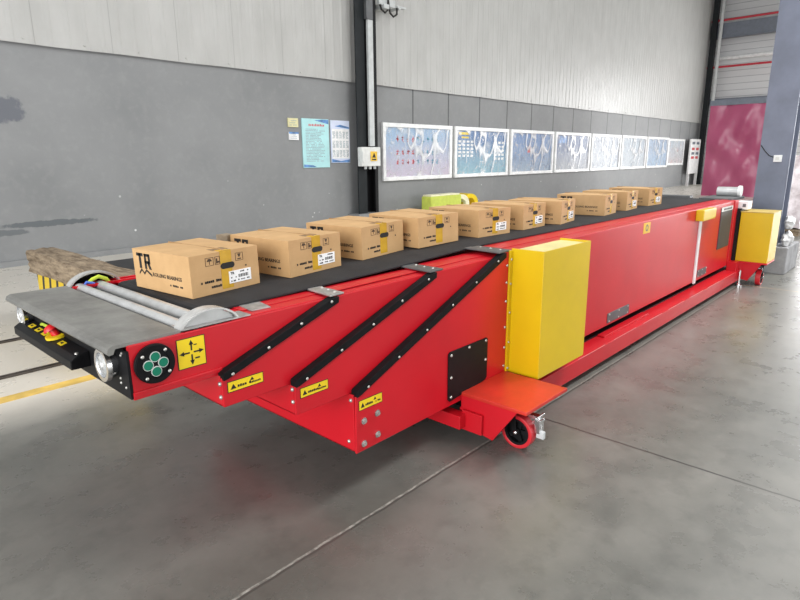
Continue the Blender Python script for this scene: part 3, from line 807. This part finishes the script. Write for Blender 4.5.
# foot step platform, gusset, arm
def platform(xa, xb, y_out, z, mat):
    MB().box(xa, xb, y_out, 1.849, z-.020, z).build('step_plate', mat, cv, .004)
    MB().prism([(1.848, .19), (1.848, z-.014), (y_out+.055, z-.014), (1.63, .062), (1.80, .090)], 'x', xa+.005, xa+.017).build('gusset', 'red', cv, .002)
platform(2.51, 2.965, 1.42, .295, 'orange_red')
MB().prism([(1.80, .098), (2.2, .098), (2.2, .178), (1.80, .178)], 'x', 2.44, 2.514).build('cross_arm', 'red', cv, .004)
MB().box(2.494, 2.512, 1.69, 1.825, .078, .197).build('doubler_plate', 'red', cv, .004)
MB().box(2.55, 2.95, 1.80, 1.849, .19, .282).build('support_block', 'red', cv)
platform(8.19, 8.62, 1.44, .298, 'red')
MB().box(8.05, 8.19, 1.74, 1.85, .05, .30).build('end_frame', 'red', cv, .004)
def caster(x, y, turn=0):
    made = []; before = set(COL.objects)
    R_ = .098
    o = MB().ring((x-.028, y, R_), (x+.028, y, R_), R_, .076, 36).build('caster_wheel', simple('red polyurethane tread', (.58, .02, .03), .4), cv, .006)
    mb = MB().ring((x-.026, y, R_), (x+.026, y, R_), .077, .062, 36).cyl((x-.026, y, R_), (x+.026, y, R_), .022, 20)
    for k in range(5):
        t = 2*PI*k/5+.3
        r = Matrix.Rotation(t, 3, 'X')
        mb.box(x-.012, x+.012, y-.012, y+.012, R_+.015, R_+.066, r, (x, y, R_))
    mb.cyl((x+.004, y, R_), (x+.012, y, R_), .070, 28)
    mb.build('hub', 'black_plate', o)
    MB().cyl((x-.040, y, R_), (x+.045, y, R_), .009, 12).dome((x-.038, y, R_), NX, .013, .008, 12).build('axle', 'chrome', o, smooth=True)
    fk = MB()
    fk.prism([(y-.03, R_-.015), (y+.03, R_-.015), (y+.045, .245), (y-.045, .245)], 'x', x+.034, x+.040)
    fk.box(x-.045, x+.045, y-.055, y+.055, .240, .252).cyl((x, y, .25), (x, y, .282), .035, 20)
    fk.prism([(y-.010, R_-.012), (y+.014, R_-.012), (y+.055, .245), (y+.01, .245)], 'x', x-.040, x-.034)
    fk.build('fork', 'black_plate', o, .002)
    br = MB()
    br.box(x+.02, x+.06, y-.115, y-.045, .185, .205).box(x+.0, x+.045, y-.13, y-.095, .115, .195).cyl((x-.01, y-.105, .20), (x+.085, y-.105, .20), .008, 10)
    br.cyl((x+.03, y-.09, .165), (x+.095, y-.10, .165), .012, 10).ring((x+.01, y-.10, .15), (x+.02, y-.10, .15), .035, .022, 16)
    br.build('wheel_brake', 'chrome', o, .002)
    MB().box(x+.008, x+.032, y-.15, y-.105, .085, .128).build('brake_pedal', 'conduit', o, .004)
    if turn:
        p = Vector((x, y, 0)) - Vector(PIVOT[cv.as_pointer()])
        mt = Matrix.Translation(p) @ Matrix.Rotation(turn, 4, 'Z') @ Matrix.Translation(-p)
        for q in COL.objects:
            if q not in before: q.data.transform(mt)
caster(2.66, 1.55); caster(8.34, 1.53, PI*.5)
caster(2.66, 2*YC-1.55)
# levelling foot at the rear
o = MB().cyl((8.10, 1.70, .035), (8.10, 1.70, .20), .014, 12).build('levelling_foot', 'chrome', cv, smooth=True)
MB().cyl((8.10, 1.70, 0), (8.10, 1.70, .02), .045, 20).cyl((8.10, 1.70, .02), (8.10, 1.70, .045), .03, 16, .014).build('foot_pad', 'chrome', o, smooth=True)
# rear details on the body side
o = MB().box(8.205, 8.64, 1.445, 1.795, .299, .908).build('rear_cabinet', 'yellow', cv, .004)
MB().box(8.20, 8.645, 1.44, 1.80, .906, .918).build('cabinet_lid', simple('dusty ochre lid', (.50, .37, .10), .5), o, .003)
MB().box(8.19, 8.6, 1.80, 1.85, .30, .95).build('rear_gap_shade', M['black_plate'], cv)  # black box: shade of the gap beside the cabinet put into colour
MB().box(8.05, 8.19, 1.838, 1.852, .26, 1.05).build('rear_post', 'red', cv, .004)
o = MB().box(7.50, 7.98, 1.842, 1.851, .515, 1.0).build('side_grille', simple('charcoal grille', (.05, .05, .055), .5), cv, .003)
MB().box(7.50, 7.98, 1.840, 1.8425, .955, 1.005).build('plate_label', 'jbox', o)
mb = MB(); glyph_row(mb, (7.54, 1.8395, .968), (1, 0, 0), (0, 0, 1), .40, .026, 8); mb.build('lettering', 'ink', o)
o = MB().box(6.56, 6.98, 1.77, 1.85, .93, 1.045).build('switch_box', 'yellow', cv, .008)
MB().box(6.98, 7.06, 1.785, 1.85, .935, 1.03).build('switch_cap', 'yellow', o, .006)
MB().box(6.70, 6.765, 1.835, 1.851, .235, .93).build('cable_channel', 'white', cv, .003)
def vent(xa, xb, z0, z1):
    o = MB().box(xa, xb, 1.843, 1.851, z0, z1).build('vent_plate', 'bracket', cv, .003)
    bolts('screw', [(xa+(xb-xa)*t, 1.843, z) for t in (.07, .5, .93) for z in (z0+.012, z1-.012)], NY, .008, o)
vent(4.49, 4.93, .270, .352); vent(6.84, 7.16, .285, .365)
o = MB().box(5.115, 5.27, 1.8475, 1.851, .938, 1.03).build('side_notice', 'amber', cv)
MB().ring((5.19, 1.8475, .985), (5.19, 1.846, .985), .03, .018, 18).build('notice_mark', 'bracket', o)
# drum motor on the rear end
mo = MB().cyl((8.72, 1.97, 1.125), (8.72, 2.22, 1.125), .062, 22).build('drum_motor', 'galv', cv, smooth=True)
MB().cyl((8.72, 1.935, 1.135), (8.72, 1.972, 1.135), .070, 22).build('motor_end_cap', 'white', mo, smooth=True)
MB().box(8.2, 8.85, 1.92, 2.30, 1.035, 1.066).build('motor_base', 'bracket', mo, .004)
MB().box(8.16, 8.30, 2.40, 2.95, 1.047, 1.085).build('belt_end_cover', 'bracket', cv, .005)
MB().box(8.26, 8.44, 1.74, 1.87, .935, 1.034).build('connector_box', 'white', cv, .006)
MB().box(8.255, 8.261, 1.765, 1.80, .965, 1.005).build('connector_socket', 'bracket', cv)

# ================================================================== CARTONS
CL, CW, CH = .46, .37, .185
def make_carton():
    t = bpy.data.objects.new('carton', None); COL.objects.link(t); t.empty_display_size = .1
    PIVOT[t.as_pointer()] = (0, 0, 0)
    # local: origin at the near bottom corner, +Y along the long side, +X along the end face
    mb = MB(); mb.box(0, CW, 0, CL, 0, CH)
    bmesh.ops.subdivide_edges(mb.bm, edges=mb.bm.edges[:], cuts=5, use_grid_fill=True)
    for q in mb.bm.verts:
        u, w = q.co.x/CW, q.co.y/CL
        if q.co.z > CH-1e-4: q.co.z += .007*math.sin(PI*w)*math.sin(PI*u)
    bd = mb.build('carton_body', 'card', t, smooth=False)
    # top flap seam
    MB().box(CW/2-.001, CW/2+.001, .01, CL-.01, CH-.001, CH+.0078).build('flap_seam', simple('cardboard fold', (.36, .22, .10), .8), t)
    # side TR print (on the x = 0 face; reading direction runs to -Y)
    ux, uz = (0, -1, 0), (0, 0, 1)
    def P(u, v): return (-.0006, CL*(1-u), CH*v)
    mb = MB(); x0 = .075
    def bar(u0, u1, v0, v1): mb.box(-.0012, .0004, CL*(1-u1), CL*(1-u0), CH*v0, CH*v1)
    bar(.075, .195, .83, .91); bar(.115, .155, .52, .91)                    # T
    bar(.215, .252, .52, .91); bar(.215, .315, .84, .91); bar(.215, .315, .66, .73); bar(.285, .322, .66, .91)   # R
    mb.prism([(CL*(1-.262), CH*.70), (CL*(1-.300), CH*.70), (CL*(1-.335), CH*.52), (CL*(1-.295), CH*.52)], 'x', -.0012, .0004)
    zz = [(.095, .35), (.145, .46), (.19, .36), (.235, .46), (.33, .34)]
    for (a, b2) in zip(zz[:-1], zz[1:]):
        mb.prism([(CL*(1-a[0]), CH*(a[1])), (CL*(1-b2[0]), CH*b2[1]), (CL*(1-b2[0]), CH*(b2[1]+.055)), (CL*(1-a[0]), CH*(a[1]+.055))], 'x', -.0012, .0004)
    mb.build('logo_print', 'ink', t)
    mb = MB(); put_text(mb, 'ROLLING BEARINGS', .0245, (-.0006, CL*(1-.345), CH*.37), ux, uz, .0003, width=CL*.50)
    mb.build('side_lettering', 'ink', t); mb = MB()
    glyph_row(mb, (-.0004, CL*(1-.64), CH*.20), ux, uz, CL*.22, .010, 9, .25)
    mb.build('side_lettering', 'ink', t)
    # end face (y = 0), reading direction +X
    ux = (1, 0, 0)
    MB().box(CW*.425, CW*.59, -.001, .001, .012, CH+.001).box(CW*.425, CW*.59, -.001, .055, CH-.0005, CH+.003).build('tape', 'tape', t)
    N = 10; hw, hh = .038, .014; pts = []
    for i in range(N+1): pts.append((CW*.525+hw-hh+hh*math.sin(PI*i/N), CH*.635+hh*math.cos(PI*i/N)))
    for i in range(N+1): pts.append((CW*.525-hw+hh-hh*math.sin(PI*i/N), CH*.635-hh*math.cos(PI*i/N)))
    MB().prism(pts, 'y', -.0016, .001).build('hand_hole', 'ink', t)
    hm = simple('faded brown ink', (.06, .035, .018), .7)
    for (u0, kind) in ((.215, 0), (.35, 1), (.65, 2)):
        xa, xb, za, zb3 = CW*u0, CW*(u0+.115), CH*.70, CH*.90
        mb = MB()
        if kind == 1: xb = CW*.42
        for bb in ((xa, xb, za, za+.002), (xa, xb, zb3-.002, zb3), (xa, xa+.002, za, zb3), (xb-.002, xb, za, zb3)): mb.box(bb[0], bb[1], -.0008, .0004, bb[2], bb[3])
        m_ = (xa+xb)/2
        if kind == 0: mb.prism([(xa+.007, za+.020), (xb-.007, za+.020), (m_+.006, zb3-.005), (m_-.006, zb3-.005)], 'y', -.0008, .0004); mb.box(m_-.0015, m_+.0015, -.0008, .0004, za+.006, za+.02)
        if kind == 1: mb.box(xa+.006, xa+.013, -.0008, .0004, za+.006, zb3-.008).box(xa+.013, xb-.003, -.0008, .0004, za+.008, za+.016)
        if kind == 2: mb.prism([(m_-.009, zb3-.005), (m_+.009, zb3-.005), (m_+.003, za+.017), (m_-.003, za+.017)], 'y', -.0008, .0004); mb.box(m_-.010, m_+.010, -.0008, .0004, za+.006, za+.011)
        mb.build('handling_mark', hm, t)
    mb = MB(); glyph_row(mb, (CW*.13, -.0004, CH*.29), ux, uz, CW*.29, .013, 11, .2); glyph_row(mb, (CW*.27, -.0004, CH*.15), ux, uz, CW*.15, .012, 5, .2)
    mb.build('end_lettering', 'ink', t)
    MB().box(CW*.79, CW*.81, -.0008, .0004, CH*.53, CH*.57).build('print_mark', 'ink', t)
    # top print
    MB().box(CW*.40, CW*.62, .035, .085, CH+.0005, CH+.0035).build('top_stamp', simple('brown stamp', (.24, .15, .07), .7), t)
    return t
def add_label(t):
    ux, uz = (1, 0, 0), (0, 0, 1)
    o = MB().box(CW*.53, CW*.865, -.0024, .0002, CH*.165, CH*.47).build('shipping_label', 'paper', t)
    mb = MB(); put_text(mb, 'TR', .016, (CW*.555, -.0026, CH*.385), ux, uz, .0004)
    glyph_row(mb, (CW*.70, -.0026, CH*.41), ux, uz, CW*.13, .007, 6, .25)
    glyph_row(mb, (CW*.555, -.0026, CH*.29), ux, uz, CW*.09, .006, 4, .25); glyph_row(mb, (CW*.555, -.0026, CH*.20), ux, uz, CW*.07, .007, 4, .2)
    for k in range(12): mb.box(CW*(.67+.013*k), CW*(.674+.013*k+.004*(k % 3 == 0)), -.0032, -.002, CH*.28, CH*.36)
    glyph_row(mb, (CW*.66, -.0026, CH*.21), ux, uz, CW*.18, .006, 8, .3)
    mb.build('label_print', 'ink', o)
    return o
def zbelt(x):
    P = [(1.165, 1.0045), (1.2, 1.005), (2.1, 1.024), (3.0, 1.058), (20, 1.058)]
    for (a, b2) in zip(P[:-1], P[1:]):
        if x <= b2[0]: return a[1]+(b2[1]-a[1])*(x-a[0])/(b2[0]-a[0])
poses = [(1.197, 2.332, 5.4), (1.723, 2.333, 5.2), (2.26, 2.372, 3.1), (2.695, 2.326, -4.1), (3.285, 2.294, -2.7),
         (3.845, 2.281, 3.6), (4.363, 2.241, 9.8), (5.252, 2.265, 7.3), (5.875, 2.312, 5.3), (6.592, 2.356, -1.7)]
clab = ['brown carton nearest the steel nose of the conveyor, with white label',
        'second brown carton from the conveyor nose, with white label and an open rear flap',
        'third brown carton from the conveyor nose, taped, without a white label',
        'fourth brown carton from the conveyor nose, turned slightly, without a white label',
        'fifth brown carton from the conveyor nose, in front of the lime block',
        'sixth brown carton from the conveyor nose, between two closely set cartons',
        'seventh brown carton from the conveyor nose, last before the wide gap, turned aslant',
        'eighth brown carton from the conveyor nose, first after the gap, without a white label',
        'ninth brown carton from the conveyor nose, second from the far end of the row',
        'farthest brown carton on the belt, at the far end of the row']
proto = make_carton()
for i, (x, y, a) in enumerate(poses):
    o = proto if i == 9 else copy_tree(proto)
    # slope of the belt under the carton
    sl = math.atan2(zbelt(x+.35)-zbelt(x), .35)
    o.location = (x, y, zbelt(x)+(.006 if i == 3 else .0015))
    o.rotation_euler = (0, -sl, math.radians(a))
    tag(o, clab[i], 'carton', 'cartons in a row on the belt')
    PIVOT[o.as_pointer()] = (0, 0, 0)
    if i in (0, 1, 4, 5, 6, 8, 9): add_label(o)
    if i == 1:
        MB().prism([(-.02, CL), (.035, CL), (.03, CL+.075), (-.035, CL+.075)], 'z', CH-.055, CH-.001).build('open_flap', 'flap', o)

# ================================================================== LIGHT
W = bpy.data.worlds.new('overcast daylight'); S.world = W; W.use_nodes = True
bg = W.node_tree.nodes['Background']; bg.inputs[0].default_value = (.93, .96, 1, 1); bg.inputs[1].default_value = 1.3
def area(name, loc, rot, sx, sy, power, col=(1, 1, 1)):
    l = bpy.data.lights.new(name, 'AREA'); l.shape = 'RECTANGLE'; l.size = sx; l.size_y = sy; l.energy = power; l.color = col
    o = bpy.data.objects.new(name, l); COL.objects.link(o); o.location = loc; o.rotation_euler = rot; return o
# roof skylights
for (x, y, p) in ((2, 4, 190), (6, -3, 440), (11, -2, 1250), (14, 2, 150), (23, 2, 110), (22, -5, 420), (31, 1, 160)):
    area('skylight', (x, y, 10.1), (0, 0, 0), 6, 2.2, p)
# open gate behind the camera and daylight through the far gate
area('near_gate_daylight', (-8.6, -1, 3.2), (0, -PI/2, 0), 6, 12, 1450)
area('far_gate_daylight', (XE+1.5, -1.5, 3.0), (0, PI/2, 0), 6, 13, 2900)
# unseen fill lamp added before the closed right hand wall, brightens floor and body side
area('side_fill_light', (9.5, -12.7, 2.6), (PI/2, 0, 0), 9, 5, 560)

# ================================================================== CAMERA
cam = bpy.data.cameras.new('camera'); co = bpy.data.objects.new('camera', cam); COL.objects.link(co); S.camera = co
right = Vector((0.6766131083359873, -0.7362974043997355, -0.007799609100848478))
up = Vector((0.18085749423349842, 0.15591059009103933, 0.9710728369576836))
fwd = Vector((0.7137823676776371, 0.658451228392564, -0.2386560525543611))
mw = Matrix(((right.x, up.x, -fwd.x, 0), (right.y, up.y, -fwd.y, 0), (right.z, up.z, -fwd.z, 1.6), (0, 0, 0, 1)))
co.matrix_world = mw
cam.sensor_width = 36; cam.lens = 36*580.5/800; cam.clip_start = .05; cam.clip_end = 200

S.view_settings.view_transform = 'Standard'; S.view_settings.look = 'None'
S.view_settings.gamma = 1; S.view_settings.use_curve_mapping = False
S.view_settings.exposure = 0.0
